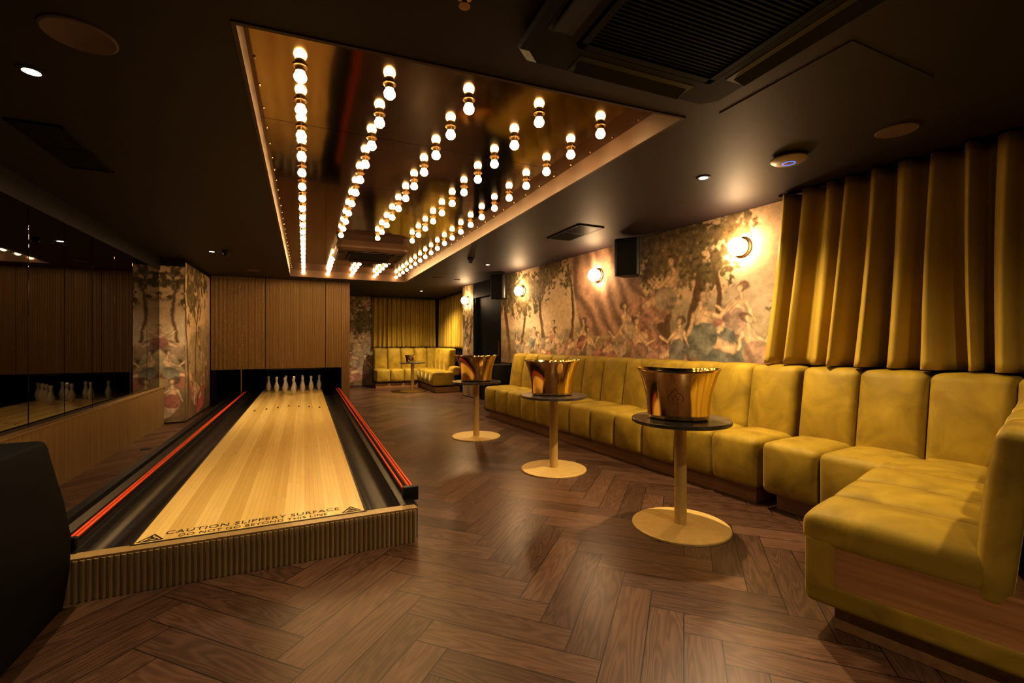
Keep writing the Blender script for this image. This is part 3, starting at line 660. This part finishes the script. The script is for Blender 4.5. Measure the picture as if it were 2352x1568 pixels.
# ------------------------------------------------------------ tables & buckets
TH=.73
def table(x,y,label,R=.318):
    r=empty("pedestal_table",(x,y,0),0,label,"table","round pedestal tables")
    obj("base_plate",lathe([(R,0),(R,.010),(R-.006,.014),(.06,.022),(.0001,.022)],64),YELLOWM,r,smooth=.4)
    obj("pole",lathe([(.040,.02),(.040,TH-.03)],32),YELLOWM,r,smooth=.7)
    obj("mounting_plate",lathe([(.12,TH-.032),(.12,TH-.026)],32),YELLOWM,r,smooth=.5)
    obj("tabletop",lathe([(R-.004,TH-.026),(R+.002,TH-.022),(R+.002,TH-.004),(R-.002,TH),(.0001,TH)],64),STONE,r,smooth=.4)
T=[(2.323,2.353),(2.223,3.91),(2.059,5.677),(2.469,11.5)]
for (x,y),lb in zip(T,("dark round table on brass-yellow pedestal beside the corner banquette","dark round table on brass-yellow pedestal alongside the long banquette","dark round table on brass-yellow pedestal near the banquette end","dark round pedestal table beside the alcove sofa")): table(x,y,lb)
def zf(t,r,z): return .008*max(0,(z-.18)/.15)*math.cos(2*t)
def prb(z):
    s=z/.325; return .198+.012*s+.060*s**2.6
SYB=.76
def bucket(x,y,rz,sc=1.0,label=""):
    r=empty("champagne_bucket",(x,y,TH+.0005),rz,label,"ice bucket","gold buckets on the tables"); r.scale=(sc,sc,sc)
    H=.325; hs=[0,.006,.02,.06,.10,.14,.18,.22,.26,.295,.315,.325]
    outp=[(.0001,0),(prb(0)-.02,0)]+[(prb(h),h+.004) for h in hs[1:]]
    outp+=[(prb(H)+.008,H+.006),(prb(H)+.008,H+.010),(prb(H)-.002,H+.010)]+[(prb(h)-.006,h+.004) for h in hs[::-1][1:-2]]+[(.15,.022),(.0001,.022)]
    obj("bucket_body",lathe(outp,72,None,(0,0,0),SYB,zf,False),GOLD,r,smooth=.9)
    def sp_out(s):
        ctrl=[(0,1.0),(.12,.80),(.32,.58),(.58,.36),(.78,.12),(.82,-.12),(.70,-.33),(.47,-.42),(.25,-.35),(.10,-.20),(.12,-.44),(.30,-.68)]
        pts=[(px*s,py*s) for px,py in ctrl]
        return pts+[(-px,py) for px,py in pts[::-1]][:-1]
    def wrap(px,pz,lift=.0015):
        z=.155+pz; R=prb(z-.004); t=-math.pi/2+px/R
        return ((R+lift)*math.cos(t),(R+lift)*SYB*math.sin(t),z)
    bm=bmesh.new(); a=sp_out(.062); b2=[(p[0]*.93,p[1]*.93-.001) for p in a]; va=[bm.verts.new(wrap(*p)) for p in a]; vb=[bm.verts.new(wrap(*p)) for p in b2]
    n=len(a)
    for k in range(n): bm.faces.new([va[k],va[(k+1)%n],vb[(k+1)%n],vb[k]])
    def bar(ax,ay,bx,by,w):
        d=Vector((bx-ax,by-ay)).normalized(); q=Vector((-d.y,d.x))*w
        bm.faces.new([bm.verts.new(wrap(ax+q.x,ay+q.y)),bm.verts.new(wrap(ax-q.x,ay-q.y)),bm.verts.new(wrap(bx-q.x,by-q.y)),bm.verts.new(wrap(bx+q.x,by+q.y))])
    bar(0,.030,-.015,-.010,.0012); bar(0,.030,.015,-.010,.0012); bar(-.010,.004,.010,.004,.001); bar(-.022,-.010,-.009,-.010,.001); bar(.022,-.010,.009,-.010,.001)
    obj("spade_emblem",bm,GOLDD,r)
bucket(2.300,2.353,math.radians(-50),1.0,"large polished gold oval bucket with engraved spade emblem")
bucket(2.205,3.91,math.radians(-26),1.0,"polished gold oval bucket with engraved spade emblem")
bucket(2.059,5.677,math.radians(-22),1.0,"polished gold oval bucket with engraved spade emblem")
bucket(2.42,11.5,math.radians(-15),.55,"small gold bucket on the alcove table")
# ------------------------------------------------------------ lounge seat
cs=empty("lounge_seat",(-1.03,2.55,0),0,"black leather low seat back beside the lane end","seat")
pr=[(0.0,0.0),(.025,.18),(.03,.33),(.005,.50),(-.03,.65),(-.055,.765),(-.065,.785),(-.09,.792),(-.8,.790),(-.8,0.0)]
bevel(obj("seat_body",extrude_y(pr,-.65,.27),LEATH,cs,smooth=.4),.006,2)
pc=obj("menu_card",box(-.09,.09,-.13,.13,0,.004),PAPER,None,(-1.26,2.60,.797),(0,0,math.radians(20))); tag(pc,"pale folded menu card lying on the black seat","menu")
# ------------------------------------------------------------ world & camera
W=bpy.data.worlds.new("W"); S.world=W; W.use_nodes=True; W.node_tree.nodes["Background"].inputs[0].default_value=(.05,.03,.02,1); W.node_tree.nodes["Background"].inputs[1].default_value=.1
S.view_settings.view_transform='Standard'
S.view_settings.exposure=.5
S.view_settings.gamma=.83
cam=bpy.data.cameras.new("camera"); cam.lens=36*1050/2352; cam.clip_start=.05
co=bpy.data.objects.new("camera",cam); co.location=(0,0,1.25); co.rotation_euler=(math.radians(90),0,math.radians(-24.4)); COL.objects.link(co); S.camera=co
